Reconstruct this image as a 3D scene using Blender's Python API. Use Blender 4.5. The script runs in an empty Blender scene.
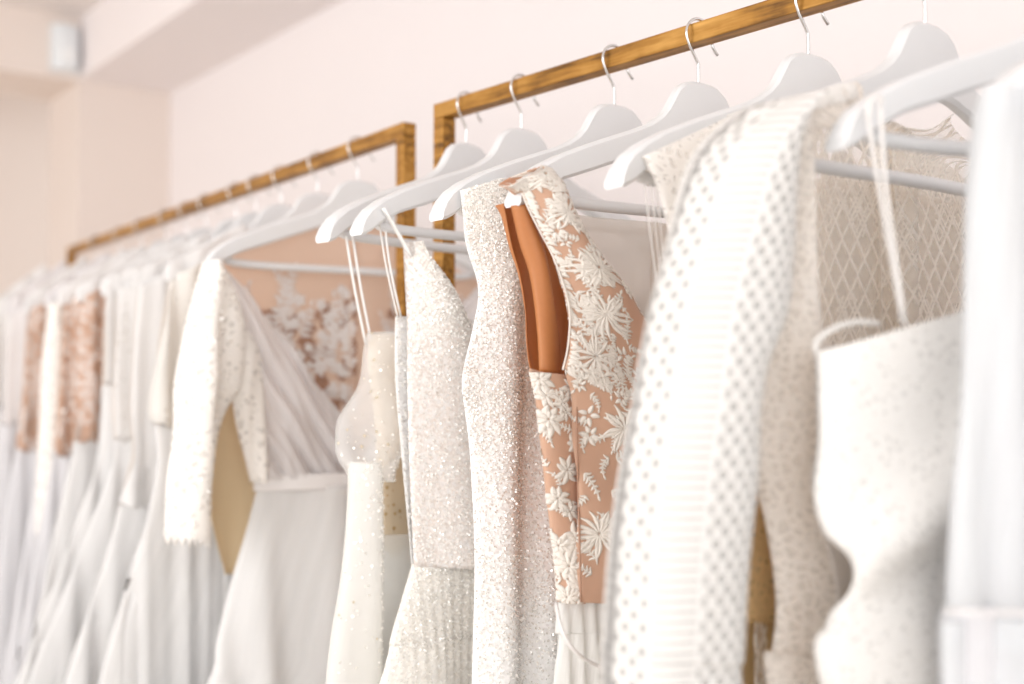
import bpy, math, random
from mathutils import Vector, Matrix
PI = math.pi
C = bpy.context.scene.collection
SC = bpy.context.scene
random.seed(7)

# ------------------------------------------------------------------ camera model
F = 1200.0; EYE = Vector((0, 0, 1.40)); PITCH = math.atan(43 / F)
RAIL_Z = 1.40 + .345
cp, sp_ = math.cos(PITCH), math.sin(PITCH)
def ray(px, py):
    x, y, z = (px - 512) / F, 1.0, -(py - 342) / F
    return Vector((x, y * cp - z * sp_, y * sp_ + z * cp))
cam = bpy.data.cameras.new('camera'); cob = bpy.data.objects.new('camera', cam); C.objects.link(cob)
cob.location = EYE; cob.rotation_euler = (PI / 2 + PITCH, 0, 0)
cam.sensor_width = 36; cam.lens = 36 * F / 1024; cam.clip_start = .02
cam.dof.use_dof = True; cam.dof.focus_distance = 1.10; cam.dof.aperture_fstop = 2.7
SC.camera = cob

# ------------------------------------------------------------------ materials
M = {}
def nodes(name):
    m = bpy.data.materials.new(name); m.use_nodes = True; nt = m.node_tree
    b = nt.nodes['Principled BSDF']; M[name] = m
    return m, nt, b
def N(nt, t, **kw):
    n = nt.nodes.new(t)
    for k, v in kw.items():
        if k.startswith('i_'): n.inputs[k[2:].replace('_', ' ')].default_value = v
        else: setattr(n, k, v)
    return n
def math_(nt, op, a, b=None, c=None):
    n = nt.nodes.new('ShaderNodeMath'); n.operation = op
    for i, v in enumerate((a, b, c)):
        if v is None: continue
        if isinstance(v, (int, float)): n.inputs[i].default_value = v
        else: nt.links.new(v, n.inputs[i])
    return n.outputs[0]
def mix(nt, fac, a, b):
    n = nt.nodes.new('ShaderNodeMix'); n.data_type = 'RGBA'
    for i, v in ((0, fac), (6, a), (7, b)):
        if isinstance(v, (int, float)): n.inputs[i].default_value = v
        elif isinstance(v, tuple): n.inputs[i].default_value = (*v, 1)
        else: nt.links.new(v, n.inputs[i])
    return n.outputs[2]
def srgb(r, g, b):
    f = lambda c: (c / 255 / 12.92) if c <= 10 else ((c / 255 + .055) / 1.055) ** 2.4
    return (f(r), f(g), f(b))
def uvmap(nt, sx=1, sy=1, rot=0):
    u = N(nt, 'ShaderNodeUVMap'); mp = N(nt, 'ShaderNodeMapping')
    mp.inputs['Scale'].default_value = (sx, sy, 1); mp.inputs['Rotation'].default_value = (0, 0, rot)
    nt.links.new(u.outputs[0], mp.inputs[0]); return mp.outputs[0]
def bump(nt, b, h, strength=.5, dist=.001):
    n = N(nt, 'ShaderNodeBump'); n.inputs['Strength'].default_value = strength; n.inputs['Distance'].default_value = dist
    nt.links.new(h, n.inputs['Height']); nt.links.new(n.outputs[0], b.inputs['Normal'])
def plain(name, col, rough=.6, metal=0, nscale=40, namp=.06, bmp=0, **kw):
    m, nt, b = nodes(name)
    t = N(nt, 'ShaderNodeTexCoord'); nz = N(nt, 'ShaderNodeTexNoise'); nz.inputs['Scale'].default_value = nscale
    nz.inputs['Detail'].default_value = 5
    nt.links.new(t.outputs['Object'], nz.inputs['Vector'])
    dark = tuple(c * (1 - namp * 2) for c in col)
    nt.links.new(mix(nt, nz.outputs['Fac'], dark, tuple(min(1, c * (1 + namp * .4)) for c in col)), b.inputs['Base Color'])
    b.inputs['Roughness'].default_value = rough; b.inputs['Metallic'].default_value = metal
    if bmp: bump(nt, b, nz.outputs['Fac'], bmp, .002)
    for k, v in kw.items(): b.inputs[k.replace('_', ' ')].default_value = v
    return m
def finish_cloth(nt, b, alpha=None, trans=.35):
    """cloth: principled + a translucent lobe, optional alpha"""
    out = nt.nodes['Material Output']
    tr = N(nt, 'ShaderNodeBsdfTranslucent'); ms = N(nt, 'ShaderNodeMixShader'); ms.inputs[0].default_value = trans
    src = b.inputs['Base Color']
    if src.is_linked: nt.links.new(src.links[0].from_socket, tr.inputs[0])
    else: tr.inputs[0].default_value = src.default_value
    nt.links.new(b.outputs[0], ms.inputs[1]); nt.links.new(tr.outputs[0], ms.inputs[2])
    last = ms.outputs[0]
    if alpha is not None:
        tp = N(nt, 'ShaderNodeBsdfTransparent'); m2 = N(nt, 'ShaderNodeMixShader')
        if isinstance(alpha, (int, float)): m2.inputs[0].default_value = alpha
        else: nt.links.new(alpha, m2.inputs[0])
        nt.links.new(tp.outputs[0], m2.inputs[1]); nt.links.new(last, m2.inputs[2]); last = m2.outputs[0]
    nt.links.new(last, out.inputs[0])
def cloth(name, col, alpha=None, rough=.8, trans=.3, fine=900, sheen=.2, streak=0):
    m, nt, b = nodes(name)
    nz = N(nt, 'ShaderNodeTexNoise'); nz.inputs['Scale'].default_value = fine; nz.inputs['Detail'].default_value = 2
    nt.links.new(uvmap(nt), nz.inputs['Vector'])
    nt.links.new(mix(nt, nz.outputs['Fac'], tuple(c * .93 for c in col), col), b.inputs['Base Color'])
    b.inputs['Roughness'].default_value = rough; b.inputs['Sheen Weight'].default_value = sheen
    if streak:
        n2 = N(nt, 'ShaderNodeTexNoise'); n2.inputs['Scale'].default_value = 1; n2.inputs['Detail'].default_value = 3
        nt.links.new(uvmap(nt, streak, 3), n2.inputs['Vector']); bump(nt, b, n2.outputs['Fac'], .6, .004)
        if alpha is not None: alpha = math_(nt, 'ADD', alpha - .18, math_(nt, 'MULTIPLY', n2.outputs['Fac'], .36))
    finish_cloth(nt, b, alpha, trans); return m
def sequin(name, col, col2, scale=430, metal=.35):
    m, nt, b = nodes(name)
    uv = uvmap(nt)
    v = N(nt, 'ShaderNodeTexVoronoi'); v.inputs['Scale'].default_value = scale; nt.links.new(uv, v.inputs['Vector'])
    sep = N(nt, 'ShaderNodeSeparateColor'); nt.links.new(v.outputs['Color'], sep.inputs[0])
    f = math_(nt, 'POWER', sep.outputs[0], 1.6)
    nt.links.new(mix(nt, f, col2, col), b.inputs['Base Color'])
    b.inputs['Metallic'].default_value = metal; b.inputs['Roughness'].default_value = .28
    g = N(nt, 'ShaderNodeNewGeometry')
    vm = N(nt, 'ShaderNodeVectorMath'); vm.operation = 'SUBTRACT'; nt.links.new(v.outputs['Color'], vm.inputs[0]); vm.inputs[1].default_value = (.5, .5, .5)
    v2 = N(nt, 'ShaderNodeVectorMath'); v2.operation = 'MULTIPLY_ADD'; nt.links.new(vm.outputs[0], v2.inputs[0]); v2.inputs[1].default_value = (.55, .55, .55)
    nt.links.new(g.outputs['Normal'], v2.inputs[2])
    v3 = N(nt, 'ShaderNodeVectorMath'); v3.operation = 'NORMALIZE'; nt.links.new(v2.outputs[0], v3.inputs[0])
    nt.links.new(v3.outputs[0], b.inputs['Normal'])
    finish_cloth(nt, b, None, .06); return m
def lace_net(name, col, cell=60, thread=.16, alpha_min=.25, rnd=1.0, second=3.1, trans=.3, sy=1.0, rot=0):
    """threads along voronoi cell edges, two sizes; open between"""
    m, nt, b = nodes(name)
    uv = uvmap(nt, 1, sy, rot)
    hs = []
    for k, sc in enumerate((cell, cell * second)):
        v = N(nt, 'ShaderNodeTexVoronoi'); v.feature = 'DISTANCE_TO_EDGE'; v.inputs['Scale'].default_value = sc
        v.inputs['Randomness'].default_value = rnd; nt.links.new(uv, v.inputs['Vector'])
        hs.append(math_(nt, 'LESS_THAN', v.outputs['Distance'], thread if k == 0 else thread * 1.1))
    nz = N(nt, 'ShaderNodeTexNoise'); nz.inputs['Scale'].default_value = cell * .35; nt.links.new(uv, nz.inputs['Vector'])
    dense = math_(nt, 'GREATER_THAN', nz.outputs['Fac'], .54)
    h = math_(nt, 'MAXIMUM', hs[0], math_(nt, 'MULTIPLY', hs[1], dense))
    a = math_(nt, 'ADD', alpha_min, math_(nt, 'MULTIPLY', h, 1 - alpha_min))
    b.inputs['Base Color'].default_value = (*col, 1); b.inputs['Roughness'].default_value = .85
    bump(nt, b, h, .7, .002)
    finish_cloth(nt, b, a, trans); return m
def patchy(name, base, motif, scale=38, a0=.55):
    m, nt, b = nodes(name)
    uv = uvmap(nt)
    n1 = N(nt, 'ShaderNodeTexNoise'); n1.inputs['Scale'].default_value = scale; n1.inputs['Detail'].default_value = 3; n1.inputs['Distortion'].default_value = 1.2
    nt.links.new(uv, n1.inputs['Vector'])
    n2 = N(nt, 'ShaderNodeTexNoise'); n2.inputs['Scale'].default_value = scale * .35; nt.links.new(uv, n2.inputs['Vector'])
    k = math_(nt, 'GREATER_THAN', math_(nt, 'ADD', math_(nt, 'MULTIPLY', n1.outputs['Fac'], .6), math_(nt, 'MULTIPLY', n2.outputs['Fac'], .4)), .49)
    nt.links.new(mix(nt, k, base, motif), b.inputs['Base Color']); b.inputs['Roughness'].default_value = .8
    bump(nt, b, k, .5, .002); finish_cloth(nt, b, math_(nt, 'MAXIMUM', math_(nt, 'MULTIPLY', k, .95), a0), .35); return m
def crochet(name, col, trans=.25):
    """bands of round eyelets in diamonds beside bands of ladder rungs"""
    m, nt, b = nodes(name)
    uv = uvmap(nt); sep = N(nt, 'ShaderNodeSeparateXYZ'); nt.links.new(uv, sep.inputs[0])
    U, V = sep.outputs[0], sep.outputs[1]
    v = N(nt, 'ShaderNodeTexVoronoi'); v.inputs['Scale'].default_value = 1; v.inputs['Randomness'].default_value = .12
    nt.links.new(uvmap(nt, 120, 104, PI / 4), v.inputs['Vector'])
    hole = math_(nt, 'LESS_THAN', v.outputs['Distance'], .35)
    band = math_(nt, 'FRACT', math_(nt, 'ADD', math_(nt, 'DIVIDE', math_(nt, 'SUBTRACT', U, .020), .078), 3.0))
    inb = math_(nt, 'LESS_THAN', band, .42)
    rung = math_(nt, 'LESS_THAN', math_(nt, 'FRACT', math_(nt, 'DIVIDE', V, .0060)), .36)
    mid = math_(nt, 'GREATER_THAN', math_(nt, 'ABSOLUTE', math_(nt, 'SUBTRACT', band, .21)), .03)
    rung = math_(nt, 'MULTIPLY', rung, math_(nt, 'LESS_THAN', math_(nt, 'ABSOLUTE', math_(nt, 'SUBTRACT', band, .21)), .17))
    h = math_(nt, 'ADD', math_(nt, 'MULTIPLY', inb, math_(nt, 'MULTIPLY', rung, .75)),
              math_(nt, 'MULTIPLY', math_(nt, 'SUBTRACT', 1, inb), hole))
    solid = math_(nt, 'SUBTRACT', 1, h)
    fz = N(nt, 'ShaderNodeTexNoise'); fz.inputs['Scale'].default_value = 500; nt.links.new(uv, fz.inputs['Vector'])
    nt.links.new(mix(nt, fz.outputs['Fac'], tuple(c * .92 for c in col), col), b.inputs['Base Color'])
    b.inputs['Roughness'].default_value = .85
    soft = math_(nt, 'ADD', math_(nt, 'MULTIPLY', math_(nt, 'MINIMUM', v.outputs['Distance'], .6), math_(nt, 'SUBTRACT', 1, inb)), math_(nt, 'MULTIPLY', solid, .6))
    bump(nt, b, math_(nt, 'ADD', soft, math_(nt, 'MULTIPLY', fz.outputs['Fac'], .35)), 1.0, .0025)
    finish_cloth(nt, b, math_(nt, 'ADD', .35, math_(nt, 'MULTIPLY', solid, .65)), trans); return m
def dotted(name, col, dotcol, scale=55, r=.1, alpha=.5, trans=.35):
    m, nt, b = nodes(name)
    v = N(nt, 'ShaderNodeTexVoronoi'); v.inputs['Scale'].default_value = scale; v.inputs['Randomness'].default_value = .5
    nt.links.new(uvmap(nt), v.inputs['Vector'])
    d = math_(nt, 'LESS_THAN', v.outputs['Distance'], r)
    nt.links.new(mix(nt, d, col, dotcol), b.inputs['Base Color']); b.inputs['Roughness'].default_value = .5
    bump(nt, b, d, .6, .001)
    finish_cloth(nt, b, math_(nt, 'MAXIMUM', d, alpha), trans); return m
def brass():
    m, nt, b = nodes('antique_gold')
    t = N(nt, 'ShaderNodeTexCoord'); mp = N(nt, 'ShaderNodeMapping'); mp.inputs['Scale'].default_value = (14, 160, 160)
    nt.links.new(t.outputs['Object'], mp.inputs[0])
    nz = N(nt, 'ShaderNodeTexNoise'); nz.inputs['Scale'].default_value = 1; nz.inputs['Detail'].default_value = 6; nt.links.new(mp.outputs[0], nz.inputs['Vector'])
    n2 = N(nt, 'ShaderNodeTexNoise'); n2.inputs['Scale'].default_value = 22; n2.inputs['Detail'].default_value = 5; nt.links.new(t.outputs['Object'], n2.inputs['Vector'])
    cr = N(nt, 'ShaderNodeValToRGB'); cr.color_ramp.elements[0].position = .32; cr.color_ramp.elements[0].color = (*srgb(86, 54, 14), 1)
    cr.color_ramp.elements[1].position = .72; cr.color_ramp.elements[1].color = (*srgb(206, 158, 84), 1)
    e = cr.color_ramp.elements.new(.5); e.color = (*srgb(164, 116, 46), 1)
    nt.links.new(math_(nt, 'ADD', math_(nt, 'MULTIPLY', nz.outputs['Fac'], .6), math_(nt, 'MULTIPLY', n2.outputs['Fac'], .4)), cr.inputs[0])
    nt.links.new(cr.outputs[0], b.inputs['Base Color'])
    b.inputs['Metallic'].default_value = .45; b.inputs['Roughness'].default_value = .42
    bump(nt, b, nz.outputs['Fac'], .3, .001)
brass()
plain('wall_paint', srgb(237, 232, 232), .9, nscale=6, namp=.01)
plain('end_wall_paint', srgb(230, 220, 213), .9, nscale=6, namp=.01)
plain('ceiling_paint', srgb(230, 224, 221), .9, nscale=6, namp=.01)
plain('floor_oak', srgb(222, 208, 192), .5, nscale=9, namp=.12)
plain('hanger_paint', srgb(227, 229, 231), .35, nscale=30, namp=.012)
plain('steel', (.72, .72, .72), .18, 1.0, namp=.02)
plain('sensor_plastic', srgb(226, 232, 236), .35, namp=.01)
plain('sensor_lens', srgb(238, 242, 244), .2, namp=.01)
plain('bead', srgb(250, 248, 244), .15, .2, namp=.02)
plain('hook_wire', srgb(188, 172, 158), .4, .6, namp=.02)
cloth('nude_satin', srgb(208, 138, 84), rough=.42, trans=.25, sheen=0, fine=300)
cloth('nude_tulle', srgb(228, 190, 164), None, trans=.3, fine=1500)
cloth('peach_mesh', srgb(250, 230, 214), .88, trans=.5, fine=1200)
cloth('beige_mesh', srgb(251, 247, 242), .62, trans=.5, fine=1200)
cloth('applique_thread', srgb(244, 238, 230), rough=.6, trans=.1, fine=2500)
cloth('blush_applique', srgb(252, 248, 246), rough=.6, trans=.2, fine=1500)
cloth('cocoa_applique', srgb(192, 150, 126), rough=.7, trans=.2, fine=900)
cloth('white_satin', srgb(247, 245, 243), rough=.4, trans=.25, fine=300)
cloth('white_chiffon', srgb(252, 252, 252), rough=.7, trans=.5, fine=500, streak=60)
cloth('ivory_chiffon', srgb(251, 250, 247), rough=.7, trans=.5, fine=500, streak=60)
cloth('cool_chiffon', srgb(249, 249, 251), rough=.7, trans=.5, fine=500, streak=50)
cloth('white_tulle', srgb(253, 253, 253), .78, rough=.8, trans=.45, fine=900, streak=45)
cloth('veil_tulle', srgb(246, 248, 250), .6, rough=.8, trans=.4, fine=900, streak=55)
cloth('blush_drape', srgb(250, 249, 250), .85, rough=.7, trans=.5, fine=700, streak=70)
cloth('crochet_lining', srgb(228, 226, 223), rough=.85, trans=.3)
cloth('ivory_lining', srgb(253, 249, 245), rough=.85, trans=.45)
cloth('sheer_lining', srgb(252, 246, 239), .5, rough=.85, trans=.5)
cloth('tan_lining', srgb(226, 206, 172), rough=.85, trans=.3)
cloth('gold_lining', srgb(214, 186, 136), rough=.7, trans=.3)
cloth('pale_ribbon', srgb(246, 244, 244), rough=.35, trans=.2)
cloth('pleat_cloth', srgb(250, 250, 248), rough=.6, trans=.3, streak=110)
cloth('clear_strap', srgb(240, 238, 236), .55, rough=.2, trans=.3)
sequin('white_sequin', srgb(254, 254, 254), srgb(243, 243, 242), 430, .04)
sequin('champagne_sequin', srgb(253, 252, 251), srgb(218, 208, 201), 400, .05)
sequin('sequin_skirt_cloth', srgb(252, 251, 247), srgb(234, 230, 222), 300, .03)
crochet('white_crochet', srgb(252, 251, 249))
lace_net('ivory_lace', srgb(253, 249, 244), 125, .13, .6)
lace_net('back_lace', srgb(253, 249, 243), 84, .085, .25, rnd=.12, second=2.0, sy=.6, rot=PI / 4)
lace_net('gold_lace', srgb(216, 188, 140), 150, .2, .5)
lace_net('white_lace', srgb(253, 252, 250), 190, .20, .78)
patchy('nude_lace', srgb(222, 180, 152), srgb(246, 240, 232), 190, .95)
patchy('cocoa_lace', srgb(244, 234, 228), srgb(212, 180, 158), 55, .6)
lace_net('beaded_lace', srgb(252, 250, 247), 85, .2, .62)
lace_net('collar_lace', srgb(253, 251, 248), 120, .17, .5)
dotted('beaded_tulle', srgb(250, 250, 248), srgb(216, 204, 180), 75, .10, .5)
dotted('sheer_beaded_tulle', srgb(251, 251, 250), srgb(220, 210, 190), 75, .13, .36)
dotted('champagne_tulle', srgb(236, 222, 198), srgb(196, 170, 126), 120, .26, .8)

# ------------------------------------------------------------------ mesh helpers
def link_mesh(name, verts, faces, mat, parent=None, uvs=None, smooth=True, solid=0, bevel=0, sub=0):
    me = bpy.data.meshes.new(name)
    off = parent.location if parent is not None else Vector((0, 0, 0))
    me.from_pydata([tuple(Vector(v) - off) for v in verts], [], faces)
    if uvs:
        ul = me.uv_layers.new(name='UVMap')
        for l in me.loops: ul.data[l.index].uv = uvs[l.vertex_index]
    if smooth: me.polygons.foreach_set('use_smooth', [True] * len(me.polygons))
    me.materials.append(M[mat]); me.update()
    o = bpy.data.objects.new(name, me); C.objects.link(o)
    if parent is not None: o.parent = parent
    if bevel:
        b = o.modifiers.new('bevel', 'BEVEL'); b.width = bevel; b.segments = 2; b.limit_method = 'ANGLE'
    if solid:
        s = o.modifiers.new('thickness', 'SOLIDIFY'); s.thickness = solid; s.offset = 0
    if sub:
        s = o.modifiers.new('smooth', 'SUBSURF'); s.levels = s.render_levels = sub
    return o
def tag(o, label=None, cat=None, group=None, kind=None):
    for k, v in (('label', label), ('category', cat), ('group', group), ('kind', kind)):
        if v: o[k] = v
    return o
def thing(name, loc, label, cat, group=None):
    o = bpy.data.objects.new(name, None); C.objects.link(o); o.location = loc; o.empty_display_size = .05
    return tag(o, label, cat, group)
def catmull(pts, n):
    P = [Vector(p) for p in pts]; P = [P[0] * 2 - P[1]] + P + [P[-1] * 2 - P[-2]]
    out = []; m = len(P) - 3
    for i in range(n + 1):
        t = i / n * m; k = min(int(t), m - 1); f = t - k
        a, b, c, d = P[k:k + 4]
        out.append(.5 * ((2 * b) + (c - a) * f + (2 * a - 5 * b + 4 * c - d) * f * f + (3 * b - a - 3 * c + d) * f ** 3))
    return out
def sweep(name, pts, w, h, mat, parent=None, seg=8, up=Vector((0, 0, 1)), n=None, **kw):
    """elliptical band along a path: w across, h thick"""
    P = catmull(pts, n) if n else [Vector(p) for p in pts]
    vs, fs, uv = [], [], []; L = 0
    prev = None
    for i, p in enumerate(P):
        tg = (P[min(i + 1, len(P) - 1)] - P[max(i - 1, 0)]).normalized()
        if prev is None:
            a = tg.cross(up)
            if a.length < 1e-3: a = tg.cross(Vector((1, 0, 0)))
        else: a = prev - tg * prev.dot(tg)
        a.normalize(); prev = a; b = a.cross(tg)
        if i: L += (p - P[i - 1]).length
        for k in range(seg):
            th = 2 * PI * k / seg
            vs.append(p + a * (w / 2 * math.cos(th)) + b * (h / 2 * math.sin(th))); uv.append((k / seg * w * 2, L))
    m = len(P)
    for i in range(m - 1):
        for k in range(seg):
            fs.append((i * seg + k, i * seg + (k + 1) % seg, (i + 1) * seg + (k + 1) % seg, (i + 1) * seg + k))
    fs.append(tuple(range(seg))[::-1]); fs.append(tuple((m - 1) * seg + k for k in range(seg)))
    return link_mesh(name, vs, fs, mat, parent, uv, **kw)
def box(name, p0, p1, mat, parent=None, bevel=0, mtx=None):
    vs = [Vector((x, y, z)) for x in (p0[0], p1[0]) for y in (p0[1], p1[1]) for z in (p0[2], p1[2])]
    if mtx: vs = [mtx @ v for v in vs]
    fs = [(0, 1, 3, 2), (4, 6, 7, 5), (0, 4, 5, 1), (2, 3, 7, 6), (0, 2, 6, 4), (1, 5, 7, 3)]
    return link_mesh(name, vs, fs, mat, parent, smooth=False, bevel=bevel)

# ------------------------------------------------------------------ the room
# u runs along the long wall (away from the eye), v across towards it
WU = Vector((-.592, .806, 0)); WV = Vector((.806, .592, 0))
WM = Matrix(((WU.x, WV.x, 0, 0), (WU.y, WV.y, 0, 0), (0, 0, 1, 0), (0, 0, 0, 1)))
def room_box(name, u, v, z, mat, b=0):
    return tag(box(name, (u[0], v[0], z[0]), (u[1], v[1], z[1]), mat, None, b, WM), kind='structure')
room_box('floor', (-1.6, 5.2), (-2.5, 1.7), (-.1, 0), 'floor_oak')
room_box('ceiling', (-1.6, 5.2), (-2.5, 1.7), (2.63, 2.75), 'ceiling_paint')
room_box('wall_right', (-1.6, 4.06), (1.5, 1.7), (0, 2.63), 'wall_paint')
room_box('trim_1', (-1.6, 4.06), (1.19, 1.5), (2.42, 2.63), 'wall_paint')     # boxed beam along the wall
room_box('wall_end', (4.06, 4.42), (1.19, 1.7), (0, 2.63), 'end_wall_paint')
room_box('trim_2', (4.06, 4.42), (-2.5, 1.19), (2.415, 2.63), 'end_wall_paint')  # header over the opening
room_box('wall_back', (5.0, 5.2), (-2.5, 1.7), (0, 2.63), 'end_wall_paint')
room_box('baseboard_right', (-1.6, 4.06), (1.485, 1.5), (0, .09), 'wall_paint')
# motion sensor on the header
def wpt(u, v, z): return WM @ Vector((u, v, z))
sr = thing('motion_sensor', wpt(4.05, 1.135, 2.47), 'pale grey motion sensor mounted high in the wall corner', 'sensor')
def sensor_body():
    vs, fs = [], []; prof = [(-.045, 0), (-.045, .028), (-.036, .05), (-.015, .062), (.015, .062), (.036, .05), (.045, .028), (.045, 0)]
    zs = [(-.075, .75), (-.068, .95), (-.04, 1), (.05, 1), (.07, .93), (.075, .8)]
    for z, k in zs:
        for a, d in prof: vs.append(wpt(4.06 - d * k, 1.135 + a * (.9 + .1 * k), 2.51 + z))
    n = len(prof)
    for i in range(len(zs) - 1):
        for k in range(n): fs.append((i * n + k, i * n + (k + 1) % n, (i + 1) * n + (k + 1) % n, (i + 1) * n + k))
    fs.append(tuple(range(n))); fs.append(tuple((len(zs) - 1) * n + k for k in range(n))[::-1])
    link_mesh('housing', vs, fs, 'sensor_plastic', sr, bevel=.002)
sensor_body()
box('lens', (4.06 - .066, 1.135 - .022, 2.455), (4.06 - .056, 1.135 + .022, 2.505), 'sensor_lens', sr, .003, WM)

# ------------------------------------------------------------------ racks
def rack(a, d, L, label):
    """a: corner at the far-left or right end on plan, d: unit direction, rectangular tube frame"""
    mid = a + d * (L / 2)
    r = thing('clothes_rack', (mid.x, mid.y, 0), label, 'clothes rack')
    p = Vector((-d.y, d.x, 0)); w = .010
    mt = Matrix(((d.x, p.x, 0, a.x), (d.y, p.y, 0, a.y), (0, 0, 1, 0), (0, 0, 0, 1)))
    def b_(name, s, q, z):
        o = box(name, (s[0], q[0], z[0]), (s[1], q[1], z[1]), 'antique_gold', None, .0015)
        o.matrix_world = mt; o.parent = r; o.matrix_parent_inverse = Matrix.Translation(-r.location); return o
    b_('rail', (-w, L + w), (-w, w), (RAIL_Z - .019, RAIL_Z))
    for s in (0, L):
        b_('post', (s - w, s + w), (-w, w), (.02, RAIL_Z - .019))
        b_('foot', (s - w, s + w), (-.22, .22), (0, .02))
    b_('lower_bar', (w, L - w), (-w, w), (.0, .02))
    return r
R2o = Vector((-.083, 1.463, 0)); R2d = Vector((.629, -.777, 0)).normalized()
R1o = Vector((-.14, 1.574, 0)); R1d = Vector((-.561, .829, 0)).normalized()
rack(R2o, R2d, 1.6, 'gold metal clothes rack in front, cut off by the right edge')
rack(R1o, R1d, 1.72, 'gold metal clothes rack standing behind on the left')

# ------------------------------------------------------------------ hanger
HW = .225
NECK = -.060      # z of neck top relative to the rail top
UP = [(0, -.060), (.012, -.0605), (.022, -.063), (.030, -.069), (.036, -.078), (.043, -.089), (.052, -.098), (.066, -.107), (.085, -.115), (.11, -.124), (.14, -.135), (.175, -.149), (.198, -.161), (.212, -.171), (.220, -.180), (.2245, -.190)]
LO = [(0, -.118), (.012, -.118), (.022, -.119), (.030, -.120), (.036, -.1215), (.043, -.124), (.052, -.127), (.066, -.133), (.085, -.140), (.11, -.149), (.14, -.160), (.175, -.172), (.198, -.184), (.212, -.194), (.220, -.198), (.2245, -.199)]
def curve_t(s): return -.006 * (abs(s) / HW) ** 2.2      # shoulders sweep forward
def hanger_proto():
    r = thing('clothes_hanger', (0, 0, 0), 'x', 'hanger')
    S = [(-s, u, l) for (s, u), (_, l) in list(zip(UP, LO))[::-1]] + [(s, u, l) for (s, u), (_, l) in list(zip(UP, LO))[1:]]
    vs, fs = [], []
    for s, u, l in S:
        th = .0065 + .0055 * (abs(s) / HW) ** 2
        t = curve_t(s); m = (u + l) / 2
        e = min(.003, (u - l) * .3)
        for q, z in ((-th, l + e), (-th, u - e), (-th + e, u), (th - e, u), (th, u - e), (th, l + e), (th - e, l), (-th + e, l)):
            vs.append((s, t + q, z))
    n = 8
    for i in range(len(S) - 1):
        for k in range(n): fs.append((i * n + k, (i + 1) * n + k, (i + 1) * n + (k + 1) % n, i * n + (k + 1) % n))
    fs.append(tuple(range(n))); fs.append(tuple((len(S) - 1) * n + k for k in range(n))[::-1])
    o = link_mesh('body', vs, fs, 'hanger_paint', r); o.data.set_sharp_from_angle(angle=math.radians(28))
    sweep('trouser_bar', [(-.186, curve_t(.186), -.170), (-.178, .006, -.186), (0, 0, -.1875), (.178, .006, -.186), (.186, curve_t(.186), -.170)], .011, .011, 'hanger_paint', r, 10, n=24)
    hp = [(0, 0, -.062), (0, 0, -.046), (-.001, 0, -.040), (-.010, 0, -.027)]
    for k in range(0, 13):
        a = math.radians(205 - k * 17.5)
        hp.append((.001 + .0165 * math.cos(a), 0, -.0130 + .0155 * math.sin(a)))
    hp.append((.020, 0, -.0225)); hp.append((.026, 0, -.0285))
    sweep('hook', hp, .0030, .0030, 'steel', r, 8, up=Vector((0, 1, 0)), n=60)
    return r
HP = hanger_proto()
def copy_tree(o, parent=None):
    c = o.copy(); C.objects.link(c); c.parent = parent
    for ch in o.children: copy_tree(ch, c)
    return c
class Fr: pass
used = [False]
def place_hanger(o, d, k, tipx, label, group=None, W=HW):
    hook = o + d * k
    f = Fr(); f.o = Vector((hook.x, hook.y, 0))
    perp = Vector((-d.y, d.x, 0))
    if perp.y < 0: perp = -perp
    if tipx is not None:
        # plan position of the near tip on the pixel column tipx, at arm's length from the hook
        r = (tipx - 512) / F; rd = Vector((r, 1, 0)).normalized()
        b = f.o.dot(rd); dist2 = f.o.length_squared - b * b
        q = W * W - dist2
        if q > 0:
            tip = rd * (b - math.sqrt(q)); perp = (f.o - tip).normalized()
        else:
            perp = (f.o - rd * b).normalized()
    f.d = perp; n = Vector((perp.y, -perp.x, 0))           # faces the eye along the rail
    if n.dot(-R2o if False else -f.o) < 0: n = -n
    f.n = n
    h = HP if not used[0] else copy_tree(HP)
    used[0] = True
    # local x = d, local y = -n..., keep right-handed: y = z x x
    h.location = (hook.x, hook.y, RAIL_Z + .0035); h.rotation_euler = (0, 0, math.atan2(perp.y, perp.x))
    tag(h, label, 'hanger', group)
    f.ang = math.atan2(perp.y, perp.x)
    return f
def S(f, px, py, t=0):
    r = ray(px, py); den = r.dot(f.n)
    return EYE + r * (((f.o + f.n * t - EYE).dot(f.n)) / den)
def sz(f, px, py, t=0):
    p = S(f, px, py, t); return ((p - f.o).dot(f.d), p.z)
def W3(f, s, t, z): return Vector((f.o.x, f.o.y, 0)) + f.d * s + f.n * t + Vector((0, 0, z))

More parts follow.
